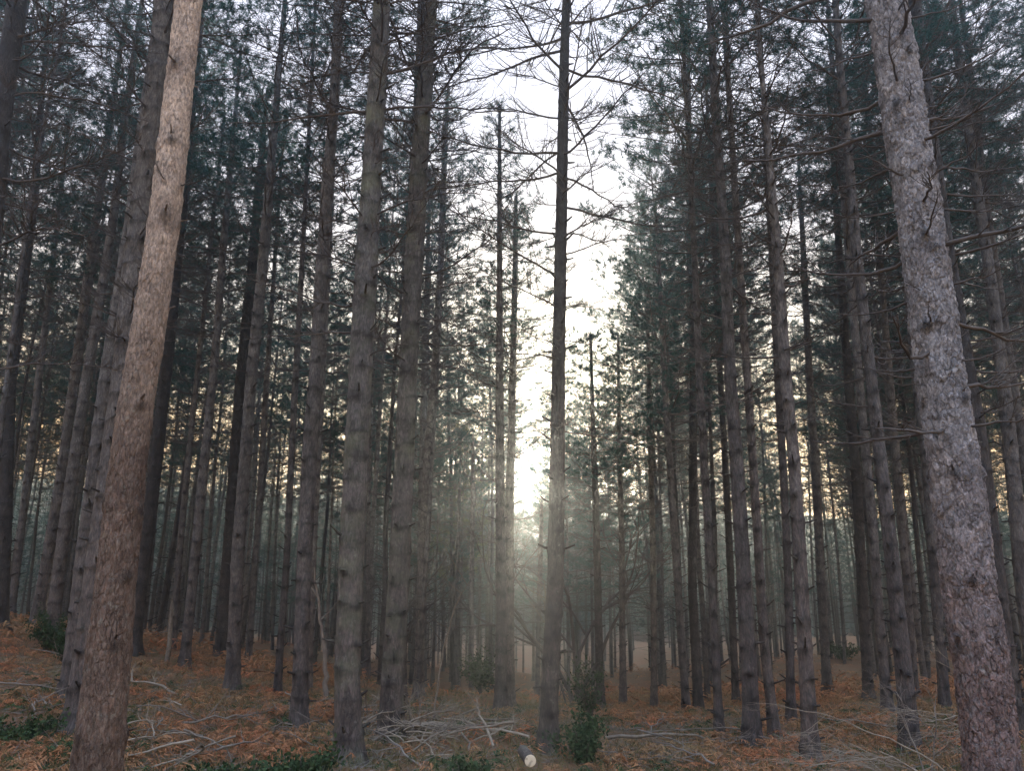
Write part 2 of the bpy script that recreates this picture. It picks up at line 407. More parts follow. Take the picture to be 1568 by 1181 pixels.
LIMB_ARCH = [limb_mesh(200+i, 1.0, .009, 26, -.05+.08*(i % 3), -.25+.12*(i % 5)) for i in range(8)]
LIMB_BARE = [limb_mesh(300+i, 1.0, .017, 9, .06, .04+.06*(i % 3), True) for i in range(7)]

# ------------------------------------------------------------------ crowns
def crown_mesh(seed, Lc=9.0, Rc=1.9, nwh=20, live=.15, tuft=1.0, blade_w=(.007, .013), nb=14, mat='needles', dead=1.0, top=True):
    r = np.random.default_rng(seed); w = Wood(); TP = []; TD = []
    for i in range(nwh):
        t = (i+.3+r.uniform(-.2, .2))/nwh; z = Lc*t
        prof = (.75+.25*min(1, t/.3)) * (1-max(0, t-.25)/.75)**.75 + .10
        nbr = r.integers(3, 6); a0 = r.uniform(0, 6.28)
        for b in range(nbr):
            L = Rc*prof*r.uniform(.55, 1.2); a = a0+b*6.283/nbr+r.uniform(-.45, .45)
            isl = t > live*r.uniform(.6, 1.6)
            if not isl and r.random() > dead: continue
            if isl and r.random() < .12: continue
            el = R(r.uniform(-8, 18)+t*t*48)
            h = np.array([math.cos(a), math.sin(a), 0]); sd = np.array([-h[1], h[0], 0])
            n = 8; s = np.linspace(0, 1, n)
            bend = r.uniform(.05, .38) if isl else r.uniform(-.15, .25)
            P = (np.array([0, 0, z]) + h*(L*math.cos(el)*s)[:, None] + sd*(r.uniform(-.2, .2)*L*s**2)[:, None]
                 + np.array([0, 0, 1])*(L*math.sin(el)*s + L*bend*s**2.2)[:, None] + np.cumsum(r.normal(0, .012*L, (n, 3)), 0))
            w.add(P, (.006+.0065*L)*(1-.82*s)+.0015, 4)
            nt_ = int((7 if isl else 7)*L/1.0)+3
            for q in range(nt_):
                tt = .15+.85*(q+r.uniform(0, 1))/nt_; tt = min(tt, .99)
                p = np.array([np.interp(tt, s, P[:, c]) for c in range(3)])
                l = L*r.uniform(.22, .42)*(1.25-tt*.8); sg = 1 if q % 2 else -1
                d = unit(h*r.uniform(.45, 1)+sd*sg*r.uniform(.4, 1.1)+np.array([0, 0, r.uniform(-.15, .45)]))
                m = 5; u = np.linspace(0, 1, m)[:, None]
                T = p + d*l*u + np.array([0, 0, 1])*l*r.uniform(.1, .5)*u**2
                w.add(T, .0042*(1-.7*u[:, 0])+.001, 3)
                if isl:
                    if tt < .42 and r.random() < .8: continue
                    nn = max(2, int(round((3+l*7)*tuft)))
                    for x in range(nn):
                        f = r.uniform(.4, 1) if x else 1.0
                        o = np.array([np.interp(f, u[:, 0], T[:, c]) for c in range(3)])
                        dd = unit(d*.5+np.array([0, 0, .75])+r.normal(0, .45, 3)); ll = r.uniform(.05, .2)*(0 if x == 0 else 1)
                        TP.append(o+dd*ll); TD.append(dd)
                else:
                    for x in range(r.integers(1, 4)):
                        o = T[r.integers(1, m)]; l2 = l*r.uniform(.25, .6)
                        d2 = unit(d+unit(r.normal(size=3))*.9); u2 = np.linspace(0, 1, 3)[:, None]
                        w.add(o+d2*l2*u2+np.array([0, 0, 1])*l2*.3*u2**2, .0022*(1-.6*u2[:, 0])+.0006, 3)
            if isl: TP.append(P[-1]); TD.append(unit(P[-1]-P[-2]))
    if top:
        for q in range(14):
            z = Lc*(1-q*.012); TP.append(np.array([r.normal(0, .04), r.normal(0, .04), z])); TD.append(unit(np.array([r.normal(0, .4), r.normal(0, .4), 1])))
    TP = np.array(TP).reshape(-1, 3); TD = np.array(TD).reshape(-1, 3)
    leaf = blades(TP, TD, nb, (.08, .15), blade_w, r)
    return mesh_mix('crown', w.arr(), leaf, [M['twig'], M[mat]])

CROWN = {}
CROWN['dense'] = [crown_mesh(11+i, 9.5, 2.15, 22, .12, .85, (.010, .017), 13) for i in range(4)]
CROWN['mid'] = [crown_mesh(31+i, 9.0, 1.8, 20, .26, .98, (.009, .015), 12) for i in range(4)]
CROWN['thin'] = [crown_mesh(51+i, 9.0, 1.45, 20, .45, .62, (.009, .014), 11) for i in range(3)]
CROWN['olive'] = [crown_mesh(71, 7.0, 1.5, 16, .15, .8, (.009, .015), 12, 'needles_olive')]
CROWN['bare'] = [crown_mesh(81+i, 9.0, 1.8, 20, .8, .7, (.008, .013), 11) for i in range(2)]
CL = {'dense': 9.5, 'mid': 9.0, 'thin': 9.0, 'olive': 7.0, 'bare': 9.0}
print('crown tris', [(k_, [len(m_.polygons) for m_ in v_]) for k_, v_ in CROWN.items()])

# ------------------------------------------------------------------ trees measured from the photograph
PG = 'pines of the stand'
# label, bark, D (None = from its base pixel), [(u, v, w) from base up], height, (crown kind, crown base height), dead limbs (z0, z1, per metre, length, kind)
KEY = [
 ('big tan pine trunk nearest on the left, orange upper bark with short snags', 'bark_tan', 5.2, [(146,1190,74),(163,1040,64),(178,890,57),(199,690,53),(212,590,51),(228,500,49),(250,350,46),(262,250,45),(275,130,41),(289,0,38)], 15, ('dense', 8.2), (3.2, 8.2, 2.4, (.10, .42), 'bare')),
 ('big grey flaky pine trunk nearest on the right, ringed with horizontal dead limbs', 'bark_grey', 5.6, [(1522,1190,79),(1506,1040,76),(1482,890,75),(1465,740,73),(1441,590,69),(1424,450,67),(1405,300,65),(1387,200,64),(1374,100,61),(1356,0,57)], 16, ('mid', 8.6), (2.8, 7.0, 11.0, (.5, 1.6), 'bare')),
 ('rough pine with curving bare limbs directly behind the big tan trunk', 'bark_pine', 8.4, [(121,1135,44),(150,890,42),(176,690,38),(190,590,36),(208,400,34),(226,250,31),(243,100,29),(251,0,27)], 16, ('mid', 8.4), (4.0, 8.6, 5, (.7, 1.8), 'arch')),
 ('straight grey pine leaning into the upper part of the two big left trunks', 'bark_pine', 10.5, [(105,1095,31),(127,890,29),(163,590,23),(182,470,21),(200,340,18),(212,240,16)], 15.5, ('mid', 8.5), (5, 8.5, 2, (.6, 1.4), 'long')),
 ('dark pine crossing the upper left corner of the frame', 'bark_dark', 7.5, [(-60,900,36),(-30,500,34),(0,190,30),(12,100,28),(27,0,25)], 15, ('mid', 7.2), (3.6, 8, 6, (.8, 2.2), 'arch')),
 ('thin dark pine at the far left edge, leaning right', 'bark_dark', 16, [(2,935,20),(15,590,17),(36,420,15),(52,300,12)], 15, ('dense', 6.8), (3.5, 7, 2, (.5, 1.2), 'long')),
 ('left one of the pair of slim leaning pines on the left bank', 'bark_pine', None, [(56,957,17),(88,765,15),(113,590,14),(138,400,12),(160,250,10)], 17.5, ('thin', 9), (5, 9, 2, (.5, 1.2), 'long')),
 ('right one of the pair of slim leaning pines on the left bank, above the holly', 'bark_pine', None, [(77,978,19),(105,765,17),(131,590,15),(158,430,13),(175,325,12),(192,175,10)], 17.5, ('mid', 9.2), (5, 9, 2, (.5, 1.2), 'long')),
 ('narrow pine between the far left edge and the slim pair', 'bark_pine', 21, [(18,935,11),(42,730,10),(62,560,10)], 16, ('dense', 8), (4, 8, 2, (.5, 1.2), 'long')),
 ('dark pine just right of the big tan trunk, showing beside its upper half', 'bark_dark', None, [(203,1003,20),(228,800,19),(249,620,17),(268,440,15),(285,260,13)], 16.5, ('dense', 8.4), (5, 9, 2.4, (.6, 1.5), 'long')),
 ('thin pine beside the pale broken snag on the left slope', 'bark_pine', None, [(264,995,10),(280,790,9),(295,640,8),(310,500,7)], 14, ('mid', 7.5), (4, 8, 2, (.5, 1.1), 'long')),
 ('slim straight pine rising from the bracken left of the twin pines', 'bark_pine', None, [(282,1024,15),(300,840,14),(320,640,13),(330,540,12),(342,375,10)], 14.5, ('mid', 8), (4, 8, 2.4, (.5, 1.3), 'long')),
 ('rear dark trunk of the twin pines on the left slope', 'bark_dark', None, [(338,1008,18),(350,840,17),(368,590,16),(385,420,14),(397,280,12)], 15.5, ('mid', 8.2), (4.5, 8.4, 2.4, (.6, 1.5), 'long')),
 ('front grey trunk of the twin pines on the left slope', 'bark_pine', None, [(355,1060,20),(365,840,19),(384,590,17),(402,410,15),(416,240,12)], 14.5, ('dense', 8.4), (4.2, 8.4, 2.4, (.6, 1.5), 'long')),
 ('very thin pine just right of the twin pines', 'bark_pine', 19, [(380,1010,9),(395,800,9),(408,590,8)], 15, ('mid', 8.2), (4, 8, 2, (.5, 1.2), 'long')),
 ('thin pine rooted in bracken left of the trunk with a leaning pole', 'bark_pine', None, [(424,1065,11),(437,890,10),(452,590,9),(460,450,8)], 14.5, ('thin', 8), (4, 8, 2.4, (.5, 1.2), 'long')),
 ('straight pine with a thin pole leaning against its foot, left of the mossy trunk', 'bark_pine', None, [(457,1118,24),(465,890,23),(474,690,22),(483,590,21),(500,300,18),(512,150,15),(519,0,13)], 15, ('mid', 8.2), (4.4, 8.4, 3.4, (.6, 1.6), 'long')),
 ('slimmer pine half hidden behind the straight one left of the mossy trunk', 'bark_pine', 15, [(470,1090,13),(480,800,13),(492,590,12),(506,300,10)], 15.5, ('dense', 8.4), (4.5, 8.4, 2.4, (.6, 1.5), 'long')),
 ('large mossy brown pine in the foreground left of centre, foot cut by the frame', 'bark_moss', 7.7, [(536,1190,39),(532,1040,38),(538,850,37),(551,600,35),(561,400,34),(570,250,30),(577,150,28),(585,0,25)], 15, ('mid', 7.8), (4.0, 8.6, 5.5, (.8, 2.0), 'arch')),
 ('large pine beside the brash heap, second big trunk left of the light beam', 'bark_moss', 9.0, [(597,1140,34),(600,1060,33),(611,890,32),(617,740,30),(624,590,29),(634,400,29),(642,250,26),(650,140,22),(661,0,17)], 16, ('mid', 8.6), (4.4, 9.6, 6.5, (.9, 2.3), 'arch')),
 ('dark pine close behind the large trunk at the brash heap', 'bark_dark', 12, [(612,1110,18),(618,800,17),(628,500,15),(634,300,13),(641,100,11),(645,0,9)], 16, ('mid', 8.4), (5, 9.4, 3, (.8, 1.8), 'arch')),
 ('slender pine half lost in haze left of the light beam', 'bark_pine', 17, [(641,1055,14),(645,890,13),(655,690,12),(667,560,12),(675,400,10),(681,230,8)], 15, ('thin', 7.5), (3.8, 8, 2.6, (.6, 1.5), 'long')),
 ('thinnest of the hazy pines left of the light beam', 'bark_pine', 20, [(640,1040,10),(645,790,10),(650,560,9),(654,440,8)], 14.5, ('mid', 8), (4, 8, 2.4, (.6, 1.4), 'long')),
 ('left trunk of the close pair standing in the beam below the sun', 'bark_pine', 12.6, [(766,1150,19),(768,940,17),(766,790,14),(765,590,12),(765,420,9),(765,300,7),(765,160,4)], 10.4, ('thin', 5.4), (3.4, 6, 4, (.6, 1.5), 'long')),
 ('right trunk of the close pair standing in the beam below the sun', 'bark_pine', 14.5, [(781,1130,16),(780,940,14),(780,790,13),(785,590,11),(789,400,8),(790,300,5)], 9.8, ('mid', 4.9), (3, 5.4, 3.4, (.6, 1.5), 'long')),
 ('tall black silhouetted pine right of the sun, bare with fine arching twigs', 'bark_dark', 8.8, [(837,1178,28),(842,1060,26),(850,900,25),(853,740,23),(855,590,21),(858,400,19),(862,200,16),(864,100,14),(867,0,12)], 14.5, ('mid', 9.2), (3.6, 9.8, 7.0, (.8, 2.3), 'arch')),
 ('pine with a dark clumped crown right of the black silhouette', 'bark_dark', 15, [(920,1110,12),(915,890,11),(911,740,10),(909,680,8)], 7.4, ('dense', 3.6), (2.4, 4, 3, (.6, 1.3), 'long')),
 ('thin pine rising from the lower edge of the red-brown bank', 'bark_pine', 16, [(954,1087,10),(952,840,9),(949,700,7)], 7.9, ('mid', 3.8), (3, 6, 3, (.6, 1.4), 'long')),
 ('thin pine on the red-brown bank, second from its lower edge', 'bark_pine', 16, [(1002,1098,10),(1000,840,9),(995,660,8)], 9.0, ('mid', 4.6), (3, 6, 3, (.6, 1.4), 'long')),
 ('slim pine with a whole cone-shaped crown outlined against the sky right of centre', 'bark_pine', 14.5, [(1054,1125,12),(1045,1000,12),(1037,890,11),(1018,590,9),(1010,425,7),(1003,310,4)], 10.4, ('dense', 4.4), (2.8, 5.2, 3, (.6, 1.5), 'long')),
 ('slim pine left of the tall knotty grey trunk, foot in the bracken', 'bark_pine', 10, [(1103,1155,13),(1090,890,12),(1077,690,11),(1070,560,10),(1064,400,9)], 13, ('mid', 6), (3.2, 6.6, 3, (.6, 1.4), 'long')),
 ('thin pine directly behind and left of the tall knotty grey trunk', 'bark_dark', None, [(1127,1080,11),(1115,790,10),(1102,560,9),(1095,400,8)], 15, ('thin', 7), (4, 7.4, 3, (.6, 1.4), 'long')),
 ('tall knotty grey pine, largest trunk between the silhouette and the forked pine', 'bark_pine', 9.2, [(1153,1188,25),(1147,1015,23),(1139,890,21),(1130,740,20),(1119,590,18),(1111,400,16),(1101,250,13),(1092,100,11),(1086,0,10)], 13.5, ('mid', 7.0), (4.0, 8.6, 5, (.7, 1.7), 'arch')),
 ('pine leaning left between the tall knotty trunk and the forked pale pine', 'bark_pine', 9.6, [(1192,1170,15),(1170,990,14),(1160,815,13),(1145,590,12),(1135,440,11)], 13, ('thin', 7), (3.6, 7, 3, (.6, 1.4), 'long')),
 ('pale grey pine with bare upswept fork, right of the tall knotty trunk', 'bark_pine', 8.4, [(1244,1178,23),(1232,990,21),(1224,840,20),(1215,690,18),(1204,590,17),(1195,450,15),(1183,300,12),(1175,200,9),(1167,120,7)], 9.8, ('bare', 5.4), (3.6, 6.8, 3.4, (.6, 1.4), 'bare')),
 ('slim pine just left of the foot of the forked pale pine', 'bark_pine', None, [(1212,1112,13),(1207,890,12),(1200,740,11),(1190,560,10)], 14.5, ('thin', 8), (4, 8, 3, (.6, 1.4), 'long')),
 ('slim pine at the left edge of the orange bracken ride', 'bark_pine', None, [(1267,1065,14),(1257,890,13),(1250,740,12),(1240,590,11),(1232,420,9)], 14, ('thin', 7), (3.8, 7.6, 3, (.6, 1.4), 'long')),
 ('dark pine at the right edge of the orange bracken ride', 'bark_dark', None, [(1330,1073,15),(1322,940,15),(1315,790,14),(1300,590,13),(1288,430,11)], 15, ('dense', 8), (4, 8, 3, (.6, 1.4), 'long')),
 ('slender pine just right of the dark one at the bracken ride', 'bark_pine', None, [(1360,1093,15),(1345,940,14),(1335,790,13),(1316,590,12),(1305,460,11)], 15, ('dense', 8), (4, 8, 3, (.6, 1.4), 'long')),
 ('knotty brown pine whose foot meets the bare twiggy sapling', 'bark_pine', 9.0, [(1398,1178,27),(1385,1040,24),(1370,890,21),(1352,740,19),(1335,590,17),(1313,400,15),(1300,250,13),(1288,125,11),(1279,0,9)], 12.5, ('mid', 7.4), (4, 8, 4, (.6, 1.6), 'long')),
 ('thin ringed pine left of the big grey flaky trunk', 'bark_pine', 13, [(1450,1110,15),(1437,965,14),(1420,740,13),(1403,590,12),(1390,440,11)], 14, ('dense', 7.6), (3.6, 8, 3.4, (.6, 1.5), 'long')),
 ('second thin ringed pine left of the big grey flaky trunk', 'bark_pine', 16, [(1400,1060,13),(1388,890,12),(1372,700,12),(1360,560,11)], 15, ('dense', 8), (4, 8, 3, (.6, 1.5), 'long')),
 ('dark trunk emerging along the right side of the big grey flaky trunk', 'bark_dark', 9.5, [(1552,1130,32),(1520,860,30),(1492,650,28),(1466,500,26),(1445,370,24),(1425,220,23),(1412,110,22),(1397,0,21)], 15, ('mid', 8), (4, 8.6, 5, (.6, 1.7), 'bare')),
 ('left trunk of the pale pair at the right edge', 'bark_pine', 12, [(1585,1080,22),(1565,890,21),(1555,765,20),(1538,600,18),(1520,450,16),(1505,350,15),(1490,250,14),(1470,100,12)], 14.5, ('dense', 9), (4.6, 9, 3, (.6, 1.5), 'long')),
 ('right trunk of the pale pair at the right edge', 'bark_pine', 13, [(1605,1060,16),(1583,800,15),(1552,590,13),(1527,425,12),(1507,300,11),(1490,140,9)], 15, ('dense', 9), (4.6, 9, 3, (.6, 1.5), 'long')),
 ('dark blue-green pine with a broad crown filling the top right of centre', 'bark_dark', 15, [(1070,1100,14),(1060,900,13),(1062,600,12)], 15.5, ('dense', 6.5), (3.5, 7, 3, (.6, 1.4), 'long')),
 ('thin straight pine in the mist left of the close pair, lit warm by the beam', 'bark_pine', 24, [(722,1080,8),(722,900,7),(724,760,6)], 8.2, ('thin', 4.5), (2.5, 5, 2, (.4, 1), 'long')),
 ('thinnest pine in the mist, between the beam and the hazy slender pines', 'bark_pine', 27, [(697,1080,7),(700,900,6),(704,740,5)], 9.2, ('mid', 5), (2.5, 5, 2, (.4, 1), 'long')),
 ('thin pine seen between the close pair and the black silhouette, foot in the gully', 'bark_pine', 22, [(822,1085,8),(826,900,7),(829,800,6)], 5.6, ('bare', 3.4), (2, 4, 2, (.4, 1), 'long')),
]
def lean_rot(d):
    q = Vector((0, 0, 1)).rotation_difference(Vector(d)); return q
def add_dead(root, prof, z0, z1, per, ln, kind, seed):
    r = np.random.default_rng(seed); Z, X, Y, Rr = prof
    pool = {'long': LIMB_LONG, 'arch': LIMB_ARCH, 'bare': LIMB_BARE}[kind]
    z = z0; cnt = 0
    while z < min(z1, Z[-1]-.3) and cnt < 62:
        nb = r.integers(2, 5) ; a0 = r.uniform(0, 6.28)
        for b in range(nb):
            a = a0+b*6.283/nb+r.uniform(-.4, .4)
            x, y, rl = np.interp(z, Z, X), np.interp(z, Z, Y), np.interp(z, Z, Rr)
            zz = z+r.uniform(-.06, .06)
            L = r.uniform(*ln)*(.6+.4*(z-z0)/(z1-z0+.01))
            if r.random() < .25: L *= .45
            el = r.uniform(-.12, .30) if kind != 'arch' else r.uniform(-.15, .35)
            o = link('dead_branch', pool[r.integers(0, len(pool))], root)
            o.location = (x+math.cos(a)*rl*.85, y+math.sin(a)*rl*.85, zz)
            o.rotation_euler = (r.uniform(-.3, .3), -el, a)
            th = L*(1.35 if kind == 'bare' else 1.25)/max(L, .55) if L < .55 else L
            o.scale = (L, L, L) if L > .5 else (L, L*1.3, L*1.3)
            cnt += 1
        z += nb/per*r.uniform(.8, 1.2)
PLACED = []
for ti, (lab, bk, D, wp, H, (ck, zc), dd) in enumerate(KEY):
    if D is None: D = hit(wp[0][0], wp[0][1]); 
    P = np.array([at(u, v, D) for u, v, w_ in wp]); rr_ = np.array([axial(u, v, D)*w_/2/F for u, v, w_ in wp])
    order = np.argsort(P[:, 2]); P = P[order]; rr_ = rr_[order]
    # foot: slide along the first segment to the ground
    d0 = (P[1]-P[0])/(P[1][2]-P[0][2])
    g = gz(P[0][0], P[0][1]); foot = P[0]+d0*(g-P[0][2]); foot[2] = gz(foot[0], foot[1])
    if foot[2] < P[0][2]-.03: P = np.vstack([foot, P]); rr_ = np.concatenate([[rr_[0]*1.03], rr_])
    else: P = np.vstack([foot, P[P[:, 2] > foot[2]+.3]]); rr_ = rr_[-len(P):] if len(rr_) >= len(P) else np.concatenate([[rr_[0]], rr_])
    # continue to the full height
    Hz = foot[2]+H
    if P[-1][2] < Hz-.4:
        m_ = max(1, len(P)//2); dt = (P[-1]-P[m_-1])/(P[-1][2]-P[m_-1][2])
        tp = P[-1]+dt*(Hz-P[-1][2]); P = np.vstack([P, tp]); rr_ = np.append(rr_, min(.03, rr_[-1]*.5))
    print('%-50s D %.1f r %.3f foot %.2f H %.1f' % (lab[:50], D, rr_[0], foot[2], P[-1][2]-foot[2]))
    root = bpy.data.objects.new('pine_tree', None); COL.objects.link(root); root.location = foot; root.empty_display_size = .3
    tag(root, lab, 'pine tree', PG)
    Lp = P-foot
    hero = ti < 2
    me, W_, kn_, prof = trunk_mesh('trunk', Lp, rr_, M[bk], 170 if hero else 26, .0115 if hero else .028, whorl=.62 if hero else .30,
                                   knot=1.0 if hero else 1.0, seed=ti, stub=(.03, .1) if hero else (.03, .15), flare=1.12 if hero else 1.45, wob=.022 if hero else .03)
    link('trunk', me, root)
    Z, X, Y, Rr = prof
    cz = min(zc, Z[-1]*.75)
    bpt = np.array([np.interp(cz, Z, X), np.interp(cz, Z, Y), cz]); tpt = np.array([X[-1], Y[-1], Z[-1]])
    ax = tpt-bpt; Lc = np.linalg.norm(ax)
    pool = CROWN[ck]; c = link('crown', pool[ti % len(pool)], root)
    c.rotation_mode = 'QUATERNION'
    q = lean_rot(ax); spin = Matrix.Rotation(random.uniform(0, 6.28), 3, 'Z').to_quaternion()
    c.rotation_quaternion = q @ spin; c.location = bpt
    s = Lc/CL[ck]; sr = min(1.15, max(.6, s**.5*1.02)); c.scale = (sr, sr, s)
    add_dead(root, prof, dd[0], min(dd[1], cz+1.0), dd[2]*(1 if hero else 1.45), dd[3], dd[4], 500+ti)
    PLACED.append((foot[0], foot[1]))

# ------------------------------------------------------------------ the stand behind: copies of six pines
def stand_tree(seed, ck, H, zc, r0, bk):
    r = np.random.default_rng(seed)
    zs = np.linspace(0, H, 9)
    bx, by = r.normal(0, .12, 2)
    P = np.stack([bx*np.sin(zs/H*3.1)+np.cumsum(r.normal(0, .03, 9)), by*np.sin(zs/H*2.7)+np.cumsum(r.normal(0, .03, 9)), zs], -1); P[0] = 0
    root = bpy.data.objects.new('pine_tree', None); COL.objects.link(root)
    me, _, _, prof = trunk_mesh('trunk', P, r0*.68*(1-.86*(zs/H)**1.1), M[bk], 12, .032, whorl=.34, seed=seed, stub=(.06, .3))
    link('trunk', me, root)
    c = link('crown', CROWN[ck][seed % len(CROWN[ck])], root)
    c.location = (np.interp(zc, prof[0], prof[1]), np.interp(zc, prof[0], prof[2]), zc)
    s = (H-zc)/CL[ck]; c.scale = (min(1, s+.1), min(1, s+.1), s)
    return root
def copy_tree(src):
    r_ = src.copy(); COL.objects.link(r_)
    for ch in src.children:
        c = ch.copy(); COL.objects.link(c); c.parent = r_
    return r_
PROTO = [stand_tree(900, 'mid', 17.5, 8.2, .125, 'bark_pine'), stand_tree(901, 'dense', 16.5, 8.4, .12, 'bark_pine'), stand_tree(902, 'thin', 16.5, 7.2, .10, 'bark_pine'),
         stand_tree(903, 'mid', 17.5, 9.0, .14, 'bark_dark'), stand_tree(904, 'mid', 15.5, 7.2, .11, 'bark_dark'), stand_tree(905, 'thin', 15.5, 7.2, .09, 'bark_pine'),
         stand_tree(906, 'dense', 13.5, 5.4, .11, 'bark_dark'), stand_tree(907, 'bare', 16, 6.4, .115, 'bark_pine')]
spots = []
pr = np.random.default_rng(42); tries = 0
NFILL = 252
while len(spots) < NFILL and tries < 60000:
    tries += 1
    az = pr.uniform(-41, 41); d = math.sqrt(pr.uniform(15.5**2, 47**2))
    if -.5 < az < 2.7: continue                      # the gap the sun shines through
    if 2.7 <= az < 10.2 and d < 39: continue                      # the open wedge of sky right of it
    if -6 < az <= -.5 and (d < 24 or pr.random() < .15): continue
    if 18.3 < az < 22.2 and d < 38: continue
    if -22.5 < az < -16 and d < 27: continue
    if az > 22 and az < 24.6 and d < 34: continue                # the bracken ride
    x, y = d*math.sin(R(az)), d*math.cos(R(az))
    if any((x-a)**2+(y-b)**2 < 1.45**2 for a, b in PLACED): continue
    if any((x-a)**2+(y-b)**2 < 1.35**2 for a, b, _, _ in spots): continue
    spots.append((x, y, az, d))
LBL = [(-41, -24, 'slim pine in the thick stand behind the left bank'), (-24, -14, 'thin pine in the hazy stand behind the left bracken slope'),
       (-14, -1, 'faint thin pine in the haze left of the light beam'), (-1, 11, 'small distant pine far behind the tall black silhouette'),
       (11, 23, 'thin dark pine in the close stand behind the tall knotty trunk'), (23, 42, 'thin dark pine in the close stand behind the bracken ride')]
for n_, (x, y, az, d) in enumerate(spots):
    o = PROTO[n_] if n_ < 8 else copy_tree(PROTO[int(pr.integers(0, 8))])
    o.location = (x, y, gz(x, y)-.05); s = pr.uniform(.84, 1.12)
    o.scale = (s, s, s); o.rotation_euler = (R(pr.normal(0, 1.2)), R(pr.normal(0, 1.2)), pr.uniform(0, 6.28))
    for a, b, l in LBL:
        if a <= az < b: tag(o, l, 'pine tree', l.replace('slim pine', 'slim pines').replace('thin pine', 'thin pines').replace('thin dark pine', 'thin dark pines').replace('small distant pine', 'small distant pines'))
    if az >= 42: tag(o, LBL[-1][2], 'pine tree', 'thin dark pines')

# past the first three hundred pines: the farther edge of the stand, one mass
er = np.random.default_rng(15); w = Wood(); TP = []; TD = []; ne = 0
while ne < 440:
    az = er.uniform(-41, 41); d = math.sqrt(er.uniform(43**2, 80**2))
    if -.7 < az < 2.5: continue
    x, y = d*math.sin(R(az)), d*math.cos(R(az)); z = gz(x, y); ne += 1
    H = er.uniform(12, 16) if not 2.3 <= az < 10.2 else er.uniform(9, 12)
    t = np.linspace(0, 1, 7)
    w.add(np.stack([x+np.cumsum(er.normal(0, .05, 7)), y+np.cumsum(er.normal(0, .05, 7)), z-.2+H*t], -1), er.uniform(.055, .105)*(1-.8*t), 6)
    cb = er.uniform(.22, .5); nt_ = int(er.uniform(260, 420))
    tt = cb+(1-cb)*er.uniform(0, 1, nt_)**.9; wh = np.round(tt*22)/22+er.normal(0, .008, nt_)
    a = (np.round(wh*22)*1.7+er.integers(0, 5, nt_)*1.2566+er.normal(0, .22, nt_)); rr = np.sqrt(er.uniform(.05, 1, nt_))*1.6*(1-np.clip(wh-cb, 0, 1)/(1-cb+.01))**.6+.1
    TP.append(np.stack([x+rr*np.cos(a), y+rr*np.sin(a), z+H*wh+.22*rr], -1)); TD.append(unit(np.stack([np.cos(a), np.sin(a), .8+0*a], -1)))
    for q in range(34):
        zz = H*er.uniform(.1, .85); aa_ = er.uniform(0, 6.28); l = er.uniform(.4, 1.3); u_ = np.linspace(0, 1, 3)[:, None]
        w.add(np.array([x, y, z+zz])+np.array([math.cos(aa_), math.sin(aa_), .15])*l*u_, .012*(1-.7*u_[:, 0]), 3)
TP = np.concatenate(TP); TD = np.concatenate(TD)
me = mesh_mix('pine_stand', w.arr(), blades(TP, TD, 6, (.14, .3), (.018, .035), er, .9, .15), [M['bark_dark'], M['needles']])
tag(link('pine_stand', me), 'farthest edge of the pine stand, closely set thin trunks against the gold sky', 'pine stand', kind='stuff')

# young low pines that close the foot of the gap
def young(u, D, vt, ck, lab):
    x = at(u, 800, D)[0]; H = at(u, vt, D)[2]-gz(x, D)+.05; root = bpy.data.objects.new('young_pine', None); COL.objects.link(root)
    root.location = (x, D, gz(x, D)-.05); tag(root, lab, 'young pine', 'low pines in the gap')
    zs = np.linspace(0, H, 5); P = np.stack([zs*.01, zs*.0, zs], -1)
    me, _, _, _ = trunk_mesh('trunk', P, .07*(1-.8*zs/H), M['bark_pine'], 10, .08, seed=int(u), stub=None); link('trunk', me, root)
    c = link('crown', CROWN[ck][int(u) % len(CROWN[ck])], root); s = H*.75/CL[ck]; c.location = (0, 0, H*.25); c.scale = (min(1, s*1.5), min(1, s*1.5), s)
young(735, 34, 640, 'olive', 'yellow-green young pine glowing against the sky left of the sun')
young(706, 30, 652, 'olive', 'pale green young pine left of the sun, nearest the hazy pines')
young(800, 46, 768, 'mid', 'low dark young pine directly under the sun')
young(828, 40, 762, 'mid', 'low dark young pine under the right edge of the sun glow')
young(880, 38, 640, 'dense', 'bushy young pine behind the black silhouetted trunk')
young(902, 30, 625, 'dense', 'bushy dark young pine right of the black silhouetted trunk')
young(690, 40, 735, 'dense', 'low bushy pine in the haze left of the beam')
young(762, 50, 778, 'dense', 'low bushy pine in the haze behind the close pair of trunks')
young(866, 27, 690, 'dense', 'bushy young pine hidden half behind the black silhouetted trunk')
young(930, 34, 600, 'dense', 'taller bushy young pine right of the black silhouetted trunk')
young(948, 26, 660, 'mid', 'looser young pine farther right of the black silhouetted trunk')
young(668, 28, 690, 'mid', 'loose young pine in the haze just left of the glowing ones')
young(720, 44, 752, 'mid', 'blue-grey young pine deep in the haze left of the beam')
young(590, 30, 700, 'dense', 'dark young pine between the mossy trunk and the second big trunk')
young(748, 36, 800, 'thin', 'small thin pine in the mist just left of the close pair of trunks')
young(815, 33, 830, 'thin', 'small thin pine in the mist between the close pair and the black silhouette')
young(790, 56, 790, 'dense', 'farthest low pine of the gap, straight below the sun')
young(833, 44, 610, 'thin', 'slender half-grown pine at the right edge of the sun glow')
young(776, 45, 600, 'thin', 'slender half-grown pine behind the close pair, at the left edge of the sun glow')
young(845, 52, 775, 'dense', 'farthest low pine of the gap, behind the black silhouetted trunk')

